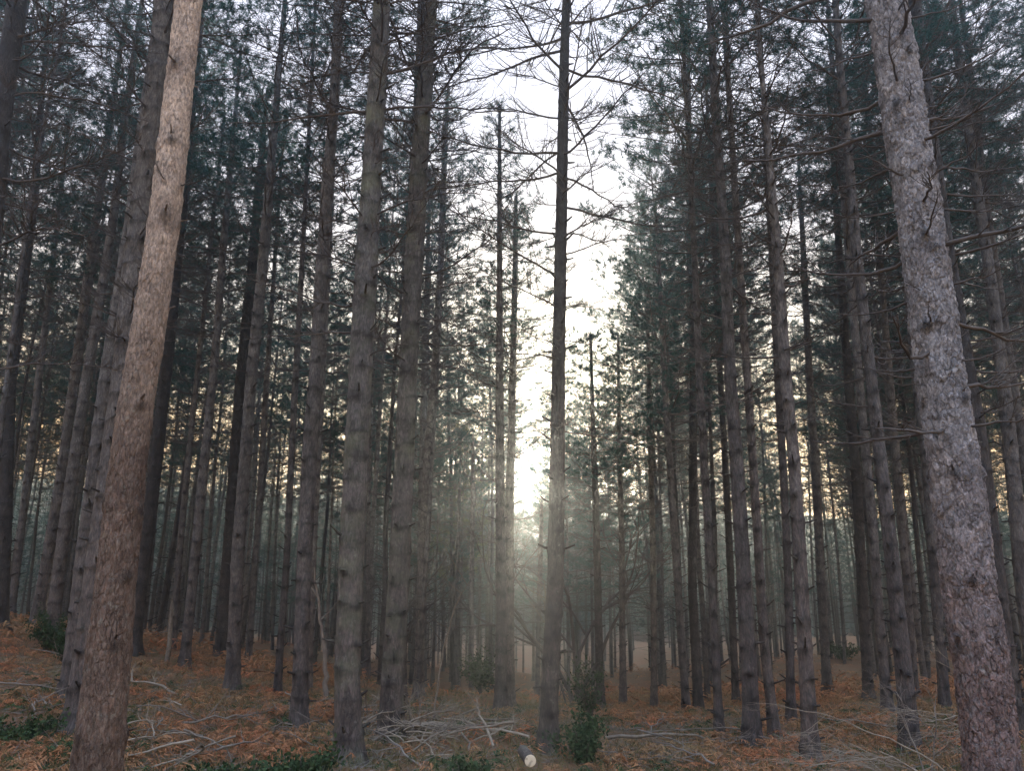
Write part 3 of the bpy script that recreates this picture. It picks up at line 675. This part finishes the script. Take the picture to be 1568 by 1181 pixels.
for u_, D_, v_ in [(40,40,790),(150,44,782),(262,38,800),(330,46,785),(430,42,790),(510,47,782),(1000,42,800),(1085,46,790),(1175,40,812),(1268,47,800),(1345,44,815),(1440,40,805),(1530,46,800)]:
    young(u_, D_, v_, 'dense', 'low dark young pine in the undergrowth at the back of the stand')
for o_ in COL.objects:
    if o_.get('label') == 'low dark young pine in the undergrowth at the back of the stand': o_['group'] = 'young pines at the back of the stand'
# ------------------------------------------------------------------ far wood on the ridge (one mass)
fr = np.random.default_rng(5)
TPs = []; TDs = []
na_ = 2600
az = fr.uniform(R(-42), R(42), na_); dd_ = np.sqrt(fr.uniform(100**2, 205**2, na_))
fx, fy = dd_*np.sin(az), dd_*np.cos(az); fz = ground(fx, fy)
Hh = fr.uniform(5, 9, na_)
cn = 150
tt = fr.uniform(0, 1, (na_, cn)); aa = fr.uniform(0, 6.28, (na_, cn)); rr2 = (1.9*(1-tt)**.8+.15)*np.sqrt(fr.uniform(.1, 1, (na_, cn)))*(Hh/8)[:, None]
PX = np.stack([fx[:, None]+rr2*np.cos(aa), fy[:, None]+rr2*np.sin(aa), fz[:, None]+Hh[:, None]*(.12+.88*tt)], -1).reshape(-1, 3)
DX = unit(np.stack([np.cos(aa), np.sin(aa), .5+0*aa], -1).reshape(-1, 3)); 
V, T = blades(PX, DX, 1, (.7, 1.5), (.4, .8), fr, 1.0, .3)
me = mesh_np('far_wood', V, T, 3, M['farwood'], smooth=False)
tag(link('far_wood', me), 'hazy grey-green wood covering the ridge beyond the valley', 'wood', kind='stuff')

# ------------------------------------------------------------------ bracken, grass, litter
def scatter(n, azr, dr, seed, power=1.0, mask=None):
    r = np.random.default_rng(seed)
    a = r.uniform(R(azr[0]), R(azr[1]), n); u = r.uniform(0, 1, n)**power; d = dr[0]+(dr[1]-dr[0])*u
    x, y = d*np.sin(a), d*np.cos(a)
    if mask is not None:
        k_ = mask(x, y, r); x, y = x[k_], y[k_]
    return x, y, ground(x, y), r
def gullymask(x, y, r):
    u = 784 + x/np.maximum(y, .1)*F
    m = sines(x, y, 3.2, 9)
    keep = r.random(len(x)) < np.clip(.75+1.4*m, .05, 1)
    gul = (u > 560) & (u < 915)
    return keep & ~(gul & (r.random(len(x)) < .82))
def fronds(name, n, azr, dr, mat, seed, power, mask, size, lab, cat, npin=11, flat=.35):
    x, y, z, r = scatter(n, azr, dr, seed, power, mask); n = len(x)
    L = r.uniform(*size, n); a = r.uniform(0, 6.283, n); el = r.uniform(.1, 1.1, n)
    up0 = np.sin(el); h0 = np.cos(el)
    hd = np.stack([np.cos(a), np.sin(a), 0*a], -1); sd = np.stack([-np.sin(a), np.cos(a), 0*a], -1)
    base = np.stack([x, y, z+.01], -1)
    Vs = []; 
    s_ = np.linspace(.0, 1, npin+1)
    def pos(s): 
        return base + hd*(L*s*h0)[:, None] + np.array([0, 0, 1])*(L*(up0*s - (.75*up0+.12)*s**2.2))[:, None]
    droop = r.uniform(.1, .8, n)
    # rachis
    w = .004
    for q in range(0, npin, 2):
        p0, p1 = pos(s_[q]), pos(s_[min(q+2, npin)]); Vs.append(np.stack([p0-sd*w, p0+sd*w, p1], 1))
    for q in range(2, npin+1):
        s = s_[q]; p = pos(s); pl = (L*.34*(1.08-s)*r.uniform(.7, 1.2, n))[:, None]
        for sg in (-1, 1):
            d = unit(sd*sg + hd*.45 + np.array([0, 0, -1])*droop[:, None] + r.normal(0, .28, (n, 3)))
            wv = unit(np.cross(d, r.normal(0, .5, (n, 3))+np.array([0, 0, 1])))*pl*.14
            Vs.append(np.stack([p-wv*.6, p+wv*.6, p+d*pl], 1)); 
    V = np.concatenate(Vs, 0).reshape(-1, 3)
    me = mesh_np(name, V, np.arange(len(V)).reshape(-1, 3), 3, M[mat], smooth=False)
    tag(link(name, me), lab, cat, kind='stuff'); print(name, n, len(V)//3)
fronds('dead_bracken', 30000, (-42, 42), (4.2, 24), 'bracken', 3, 1.15, gullymask, (.15, .45), 'rust-brown dead bracken covering the banks', 'bracken')
fronds('far_bracken', 15000, (-42, 42), (17, 50), 'bracken', 13, 1.2, gullymask, (.5, 1.15), 'rust-brown bracken beneath the farther trees', 'bracken', npin=6)
def leftmask(x, y, r):
    u = 784+x/np.maximum(y, .1)*F; m = sines(x, y, 2.2, 19)
    return (r.random(len(x)) < np.clip(.35+1.6*m, 0, 1)*np.where(u < 250, 1., .35))
fronds('green_fern', 9000, (-42, 42), (4.2, 15), 'leaf', 23, 1.1, leftmask, (.2, .45), 'dark green fern and bramble patches among the bracken', 'fern')
x, y, z, r = scatter(60000, (-42, 42), (3.8, 24), 33, 1.1, None)
V, T = blades(np.stack([x, y, z], -1), unit(np.stack([r.normal(0, .5, len(x)), r.normal(0, .5, len(x)), np.ones(len(x))], -1)), 1, (.06, .22), (.004, .009), r, .5, 0)
tag(link('dry_grass', mesh_np('dry_grass', V, T, 3, M['grassblade'], smooth=False)), 'thin dry grass between the bracken', 'grass', kind='stuff')
x, y, z, r = scatter(26000, (-42, 42), (3.8, 16), 43, 1.1, None)
D_ = unit(np.stack([r.normal(0, 1, len(x)), r.normal(0, 1, len(x)), r.normal(.05, .15, len(x))], -1))
V, T = blades(np.stack([x, y, z+.02], -1), D_, 1, (.06, .3), (.005, .011), r, .2, 0)
tag(link('twig_litter', mesh_np('twig_litter', V, T, 3, M['deadwood'], smooth=False)), 'small fallen twigs littering the forest floor', 'twig litter', kind='stuff')

# ------------------------------------------------------------------ fallen branches, brash, log
def stick_mesh(seed, L, r0, twigs, mat):
    r = np.random.default_rng(seed); w = Wood(); n = 9; s = np.linspace(0, 1, n)
    P = np.stack([(s-.5)*L, np.cumsum(r.normal(0, .035*L, n)), .06*L*np.sin(s*3.1*r.uniform(.6, 1))+np.cumsum(r.normal(0, .012*L, n))], -1)
    w.add(P, r0*(1-.6*s), 8)
    for q in range(twigs):
        k_ = r.integers(2, n-1); l = L*r.uniform(.15, .4); d = unit(np.array([r.uniform(.3, 1), r.choice([-1, 1])*r.uniform(.4, 1), r.uniform(-.1, .9)]))
        u = np.linspace(0, 1, 6)[:, None]
        T = P[k_]+d*l*u+np.cumsum(r.normal(0, .03*l, (6, 3)), 0); T[0] = P[k_]
        w.add(T, r0*.45*(1-.75*u[:, 0]), 5)
        for _ in range(2):
            k2 = r.integers(2, 6); d2 = unit(d+unit(r.normal(size=3))*.7)
            w.add(T[k2]+d2*l*.35*np.linspace(0, 1, 4)[:, None], r0*.2*np.linspace(1, .3, 4), 4)
    V, Q = w.arr()
    # close the cut ends
    me = mesh_np('fallen_branch', V, Q, 4, M[mat])
    return me
STP = [stick_mesh(600+i, 1.0, .016, 2+i % 4, 'paletwig' if i % 2 else 'palewood') for i in range(8)]
STD = [stick_mesh(620+i, 1.0, .013, 3+i % 4, 'deadwood') for i in range(6)]
sr_ = np.random.default_rng(77)
def stick(u, v, L, pool, lab, group=None, rot=None, lift=.06, name='fallen_branch'):
    D = hit(u, v, 9); p = at(u, v, D); z = gz(p[0], p[1])
    o = link(name, pool[sr_.integers(0, len(pool))]); o.location = (p[0], p[1], z+lift)
    o.rotation_euler = rot or (sr_.uniform(-.6, .6), sr_.uniform(-.35, .35), sr_.uniform(0, 6.28)); o.scale = (L, L, L)
    tag(o, lab, 'branch', group); return o
for q in range(46):
    u = 655+sr_.normal(0, 48); v = 1140+sr_.normal(0, 20)
    if v > 1178 or v < 1085: v = 1135+sr_.uniform(-20, 30)
    stick(u, v, sr_.uniform(.35, 1.0), STP, 'pale broken stick lying in the brash heap left of the cut log', 'sticks of the brash heap', lift=sr_.uniform(.02, .22))
for q in range(14):
    stick(245+sr_.normal(0, 40), 1145+sr_.normal(0, 18), sr_.uniform(.4, .9), STP, 'pale twiggy stick in the tangle right of the big tan trunk', 'sticks of the left tangle', lift=sr_.uniform(.03, .2))
for q in range(16):
    stick(sr_.uniform(260, 560), sr_.uniform(1080, 1170), sr_.uniform(.4, 1.1), STD, 'dull brown stick lying on the bracken left of the mossy trunk', 'sticks on the left slope')
for q in range(16):
    stick(sr_.uniform(930, 1350), sr_.uniform(1110, 1175), sr_.uniform(.3, .9), STD, 'dull brown stick lying on the right-hand bracken bank', 'sticks on the right bank')
for q in range(8):
    stick(sr_.uniform(5, 120), sr_.uniform(1010, 1170), sr_.uniform(.5, 1.2), STD, 'grey fallen stick in the grass at the left edge', 'sticks at the left edge')
stick(240, 985, 1.9, STD, 'long grey fallen branch by the pale broken snag', rot=(0, -.05, .2), lift=.12)
stick(215, 1060, 1.3, STP, 'curved bare branch lying just right of the big tan trunk', rot=(0, -.1, 2.9))
stick(1020, 1143, 1.4, STP, 'long pale branch lying across the right-hand red-brown bank', rot=(0, .02, -.1), lift=.05)
stick(600, 1168, .9, STD, 'brown branch lying between the feet of the mossy trunk and the second big trunk', rot=(0, -.1, 2.4), lift=.08)

# cut log
lg = bpy.data.objects.new('cut_log', None); COL.objects.link(lg)
D = 7.2; p = at(812, 1166, D); lg.location = (p[0], p[1], p[2])
lg.rotation_euler = (0, 0, R(97)); tag(lg, 'short cut log with its pale round end facing the camera, in the gully', 'log')
w = Wood(); xs = np.linspace(0, .42, 18); w.add(np.stack([xs, xs*.02, xs*-.02], -1), .052+.003*np.sin(xs*9), 24)
V, Q = w.arr(); link('log_bark', mesh_np('log_bark', V, Q, 4, M['bark_moss'], attrs={'knot': np.zeros(len(V))}), lg)
th = np.arange(24)*6.2832/24; rs = [0.0005, .015, .03, .044, .0515]
V = np.array([[-.006+.002*math.sin(rq*400), rq*math.cos(t), rq*math.sin(t)] for rq in rs for t in th])
Q = np.array([[a*24+b, a*24+(b+1) % 24, (a+1)*24+(b+1) % 24, (a+1)*24+b] for a in range(4) for b in range(24)])
link('cut_face', mesh_np('cut_face', V, Q, 4, M['cutwood']), lg)

# broken snag
sp = at(259, 975, 15.5); w = Wood(); zz = np.linspace(-.1, .95, 9)
w.add(np.stack([.02*np.sin(zz*4), 0*zz, zz], -1), .05-.012*zz, 9); 
for q in range(4):
    a = q*1.6; w.add(np.stack([.03*math.cos(a)+0*zz[:4], .03*math.sin(a)+0*zz[:4], .93+np.linspace(0, .2+.07*q, 4)], -1), np.linspace(.018, .002, 4), 4)
V, Q = w.arr(); o = link('broken_snag', mesh_np('broken_snag', V, Q, 4, M['palewood'])); o.location = (sp[0], sp[1], gz(sp[0], sp[1]))
tag(o, 'short pale broken snag standing on the left slope', 'snag')

# leaning poles
def pole(path, D, r0, lab, mat='palewood', twigs=5, seed=1, D2=None):
    n = len(path); P = np.array([at(u, v, D+((D2 or D)-D)*k_/(n-1)) for k_, (u, v) in enumerate(path)])
    z = gz(P[0][0], P[0][1]); P[0][2] = z-.05
    t = np.linspace(0, 1, 24); PP = np.stack([np.interp(t, np.linspace(0, 1, n), P[:, c]) for c in range(3)], -1)
    r = np.random.default_rng(seed); PP[1:-1] += r.normal(0, .008, (22, 3)); o0 = PP[0].copy(); PP -= o0
    w = Wood(); w.add(PP, r0*(1-.75*t), 8)
    for q in range(twigs):
        k_ = r.integers(10, 23); l = r.uniform(.25, .7); d = unit(np.array([r.choice([-1, 1])*r.uniform(.4, 1), r.uniform(-.6, .6), r.uniform(.3, 1)])); u_ = np.linspace(0, 1, 6)[:, None]
        w.add(PP[k_]+d*l*u_+np.cumsum(r.normal(0, .015, (6, 3)), 0)*u_, r0*.35*(1-.8*u_[:, 0])+.001, 5)
    V, Q = w.arr(); o = link('leaning_pole', mesh_np('leaning_pole', V, Q, 4, M[mat])); o.location = o0; tag(o, lab, 'sapling', None)
pole([(500,1075),(497,1000),(489,930),(481,870)], 12.5, .045, 'bare pole leaning against the straight pine left of the mossy trunk', 'deadwood', 2, 3)
pole([(663,1120),(668,1060),(682,980),(702,915),(718,893)], 10.5, .016, 'thin curved bare sapling bending right above the brash heap', 'palewood', 4, 4)
pole([(826,1110),(832,1020),(835,960),(834,890)], 11.5, .022, 'thin pale bare sapling just left of the black silhouetted trunk', 'palewood', 6, 5)
pole([(1180,1120),(1172,1000),(1165,940)], 13, .02, 'thin bare pole leaning beside the tall knotty trunk', 'deadwood', 3, 6)

# bare branching shrubs
def bare_shrub(name, u, v, D, H, spread, lab, mat, seed, stems=3, lean=(0, 0), depth=4, r0=.016):
    r = np.random.default_rng(seed); w = Wood()
    def grow(p, d, l, rad, lev):
        n = 7; P = [p]; dd_ = d.copy()
        for _ in range(n):
            dd_ = unit(dd_+r.normal(0, .13, 3)+np.array([lean[0], lean[1], -.035*lev])*.25); P.append(P[-1]+dd_*l/n)
        P = np.array(P); w.add(P, np.linspace(rad, rad*.55, n+1), 6 if lev < 2 else 4)
        if lev >= depth: return
        for q in range(r.integers(2, 5)):
            k_ = r.integers(3, n+1); sd = unit(r.normal(size=3)*np.array([1, 1, .6]))
            grow(P[k_], unit(dd_+sd*spread), l*r.uniform(.5, .8), rad*.55, lev+1)
    for s_ in range(stems):
        grow(np.zeros(3), unit(np.array([r.normal(0, .3)+lean[0], r.normal(0, .3)+lean[1], 1.])), H*.45, r0, 0)
    V, Q = w.arr(); p = at(u, v, D); o = link(name, mesh_np(name, V, Q, 4, M[mat])); o.location = (p[0], p[1], gz(p[0], p[1])-.05); tag(o, lab, 'shrub')
bare_shrub('bare_sapling', 1475, 1150, 6.9, 2.2, .85, 'pale twiggy leafless sapling reaching left in front of the big grey trunk', 'paletwig', 5, 4, (-.75, 0), 4, .010)
bare_shrub('bare_sapling', 1420, 1180, 7.6, 1.3, .6, 'thin leafless sapling low between the knotty brown pine and big grey trunk', 'deadwood', 6, 2, (-.1, 0), 4, .009)
bare_shrub('bare_sapling', 1556, 1080, 8.4, 1.9, .8, 'pale leafless twigs behind the big grey trunk at the right edge', 'paletwig', 8, 3, (-.2, 0), 4, .010)
bare_shrub('bare_tree', 885, 1090, 17, 6.0, .7, 'small leafless broadleaf tree with arching boughs right of the black silhouette', 'twig', 7, 4, (.05, 0), 5, .05)
bare_shrub('bare_tree', 600, 1060, 19, 4.5, .7, 'small leafless tree in the haze between the two big trunks', 'twig', 17, 3, (-.1, 0), 5, .04)
bare_shrub('bare_shrub', 565, 1110, 9.6, 1.1, .8, 'low leafless twigs between the mossy trunk and the second big trunk', 'palewood', 9, 3, (.1, 0), 3, .010)
bare_shrub('bare_shrub', 635, 1110, 10, 1.0, .8, 'low pale twigs behind the brash heap', 'palewood', 10, 4, (.1, 0), 3, .011)

# leafy bushes (holly, bramble)
def bush(u, v, D, H, Wd, lab, seed, n=2600, name='holly_bush', mat='leaf', lf=(.03, .06)):
    r = np.random.default_rng(seed); p = at(u, v, D); root = bpy.data.objects.new(name, None); COL.objects.link(root)
    root.location = (p[0], p[1], gz(p[0], p[1])-.03); tag(root, lab, 'bush')
    w = Wood(); tips = []
    for s_ in range(16):
        a = r.uniform(0, 6.28); sp_ = r.uniform(.1, 1)*Wd/2; t = np.linspace(0, 1, 7)[:, None]; h = H*r.uniform(.5, 1)
        P = np.concatenate([math.cos(a)*sp_*t**1.2, math.sin(a)*sp_*t**1.2, h*t**.8], 1)+np.cumsum(r.normal(0, .015, (7, 3)), 0)*t
        w.add(P, np.linspace(.008, .003, 7), 5)
        for _ in range(7):
            k_ = r.integers(2, 7); d = unit(r.normal(size=3)+np.array([0, 0, .4])); T = P[k_]+d*H*.28*r.uniform(.4, 1)*np.linspace(0, 1, 5)[:, None]
            w.add(T, np.linspace(.003, .001, 5), 4); tips.append(T)
    V, Q = w.arr(); link('stem', mesh_np('stem', V, Q, 4, M['twig']), root)
    tp = np.concatenate(tips); idx = r.integers(0, len(tp), n); P = tp[idx]+r.normal(0, .035, (n, 3)); P[:, 2] = np.maximum(P[:, 2], .02)
    d = unit(r.normal(size=(n, 3))+np.array([0, 0, .3])); s = unit(np.cross(d, r.normal(size=(n, 3)))); L = r.uniform(*lf, (n, 1))
    V = np.stack([P, P+d*L*.5+s*L*.28, P+d*L, P+d*L*.5-s*L*.28], 1).reshape(-1, 3)
    link('foliage', mesh_np('foliage', V, np.arange(len(V)).reshape(-1, 4), 4, M[mat], smooth=False), root)
bush(893, 1172, 8.2, .42, .5, 'dark leafy holly bush right of the black silhouetted trunk', 1, 2200)
bush(905, 1125, 10.5, .8, .8, 'taller thin-leaved bush behind the dark holly bush', 2, 700)
bush(72, 985, 14.5, .75, 1.0, 'dark holly at the foot of the slim pair on the left bank', 3, 2600)
bush(98, 985, 13.6, .55, .6, 'small holly beside the straight grey pine on the left bank', 4, 1500)
bush(32, 1115, 7.8, .26, .9, 'dark green bramble clump at the left edge', 5, 1300, 'bramble_bush')
bush(385, 1178, 6.6, .17, 1.1, 'low green bramble patch between the tan and mossy trunks', 6, 1500, 'bramble_bush')
bush(470, 1172, 6.8, .22, .6, 'low green bramble patch just left of the mossy trunk', 7, 2000, 'bramble_bush')
bush(720, 1178, 7.0, .15, .5, 'small green bramble below the brash heap', 8, 900, 'bramble_bush')
bush(1290, 1000, 33, .8, 2.5, 'dark low bush at the head of the bracken ride', 9, 1500, lf=(.06, .12))
bush(735, 1065, 20, 1.1, 1.8, 'hazy low bush on the gully floor under the sun', 10, 1800, lf=(.05, .1))

# ------------------------------------------------------------------ haze
V = np.array([(x, y, z) for x in (-240, 240) for y in (-240, 250) for z in (-14, 30)], float)
Q = np.array([(0, 1, 3, 2), (4, 6, 7, 5), (0, 4, 5, 1), (2, 3, 7, 6), (0, 2, 6, 4), (1, 5, 7, 3)])
m, nt, nodes, L = newmat('haze_air')
pv = N(nt, 'ShaderNodeVolumePrincipled'); pv.inputs['Color'].default_value = (.82, .93, 1.0, 1)
pv.inputs['Density'].default_value = .0036; pv.inputs['Anisotropy'].default_value = .81
out = N(nt, 'ShaderNodeOutputMaterial'); L.new(pv.outputs[0], out.inputs['Volume'])
hz = link('haze', mesh_np('haze', V, Q, 4, m, smooth=False)); tag(hz, 'pale morning haze filling the forest', 'haze', kind='stuff')

# ------------------------------------------------------------------ light
sd = ray(806, 722); sd = sd/np.linalg.norm(sd)
elev = math.asin(sd[2]); azm = math.atan2(sd[0], sd[1])
W = bpy.data.worlds.new('World'); SC.world = W; W.use_nodes = True
nt = W.node_tree; nt.nodes.clear(); L = nt.links
sky = N(nt, 'ShaderNodeTexSky', sky_type='NISHITA'); sky.sun_disc = False; sky.sun_elevation = elev; sky.sun_rotation = azm
sky.air_density = 1.0; sky.dust_density = 2.0; sky.ozone_density = 1.0
tc = N(nt, 'ShaderNodeTexCoord')
mp = N(nt, 'ShaderNodeMapping'); mp.inputs['Scale'].default_value = (1, 1, 2.4); L.new(tc.outputs['Generated'], mp.inputs[0])
cl = ramp(nt, tex(nt, mp.outputs[0], 2.6, 6, .6), [(.30, (.0, .0, .0)), (.62, (1, 1, 1))])
sepz = N(nt, 'ShaderNodeSeparateXYZ'); L.new(tc.outputs['Generated'], sepz.inputs[0])
ccol = ramp(nt, sepz.outputs[2], [(.0, (10.5, 4.6, .8)), (.15, (9.8, 5.2, 1.4)), (.21, (6.0, 4.2, 2.2)), (.29, (4.1, 3.6, 3.1)), (.42, (3.2, 3.1, 3.5)), (.66, (3.9, 4.0, 4.8)), (.8, (8.6, 10.4, 13.4)), (1, (10.8, 13.2, 17))])  # zenith stops above the frame raised as added fill light for the trunks
dark = mixc(nt, 1.0, ccol, (.72, .73, .76), 'MULTIPLY')
cloud = mixc(nt, cl, dark, ccol)
back = N(nt, 'ShaderNodeMapRange'); back.inputs[1].default_value = .1; back.inputs[2].default_value = -.6; back.inputs[3].default_value = 1; back.inputs[4].default_value = 1.5; L.new(sepz.outputs[1], back.inputs[0])  # unseen sky behind the camera brightened as added fill for the trunks
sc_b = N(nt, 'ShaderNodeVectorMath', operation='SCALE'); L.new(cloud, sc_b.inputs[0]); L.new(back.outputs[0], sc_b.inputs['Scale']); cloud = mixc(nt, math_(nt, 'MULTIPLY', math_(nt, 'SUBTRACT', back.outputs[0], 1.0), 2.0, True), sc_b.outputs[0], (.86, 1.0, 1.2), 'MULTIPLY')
# bright cloud round the sun
dt = N(nt, 'ShaderNodeVectorMath', operation='DOT_PRODUCT'); L.new(tc.outputs['Generated'], dt.inputs[0]); dt.inputs[1].default_value = tuple(sd)
g1 = math_(nt, 'POWER', math_(nt, 'MAXIMUM', dt.outputs['Value'], 0.0), 2200.0); g2 = math_(nt, 'POWER', math_(nt, 'MAXIMUM', dt.outputs['Value'], 0.0), 40.0)
glow = mixc(nt, g1, (0, 0, 0), (42, 32, 15)); glow2 = mixc(nt, g2, (0, 0, 0), (.8, .62, .28))
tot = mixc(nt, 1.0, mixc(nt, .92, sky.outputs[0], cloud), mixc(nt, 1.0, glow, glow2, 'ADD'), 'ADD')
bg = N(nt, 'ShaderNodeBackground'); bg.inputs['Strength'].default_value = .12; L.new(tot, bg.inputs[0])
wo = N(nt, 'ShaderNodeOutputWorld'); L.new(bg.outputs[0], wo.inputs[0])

sl = bpy.data.lights.new('sun', 'SUN'); sl.energy = 5.0; sl.angle = R(.6); sl.color = (1, .84, .62)
so = bpy.data.objects.new('sun', sl); COL.objects.link(so)
so.rotation_euler = Vector(tuple(sd)).to_track_quat('Z', 'Y').to_euler()

cam = bpy.data.cameras.new('camera'); co = bpy.data.objects.new('camera', cam); COL.objects.link(co)
co.location = (0, 0, CAMZ); co.rotation_euler = (math.pi/2+PITCH, 0, 0)
cam.sensor_width = 36; cam.lens = 36*F/1568; cam.clip_end = 2000; cam.clip_start = .05
SC.camera = co
SC.view_settings.view_transform = 'Standard'; SC.view_settings.look = 'None'
SC.view_settings.exposure = 1.52; SC.view_settings.gamma = 1
cy = SC.cycles
cy.use_adaptive_sampling = True; cy.adaptive_threshold = .02
cy.max_bounces = 4; cy.diffuse_bounces = 2; cy.glossy_bounces = 1; cy.transmission_bounces = 2; cy.volume_bounces = 0; cy.transparent_max_bounces = 4
cy.use_denoising = True; cy.sample_clamp_indirect = 4
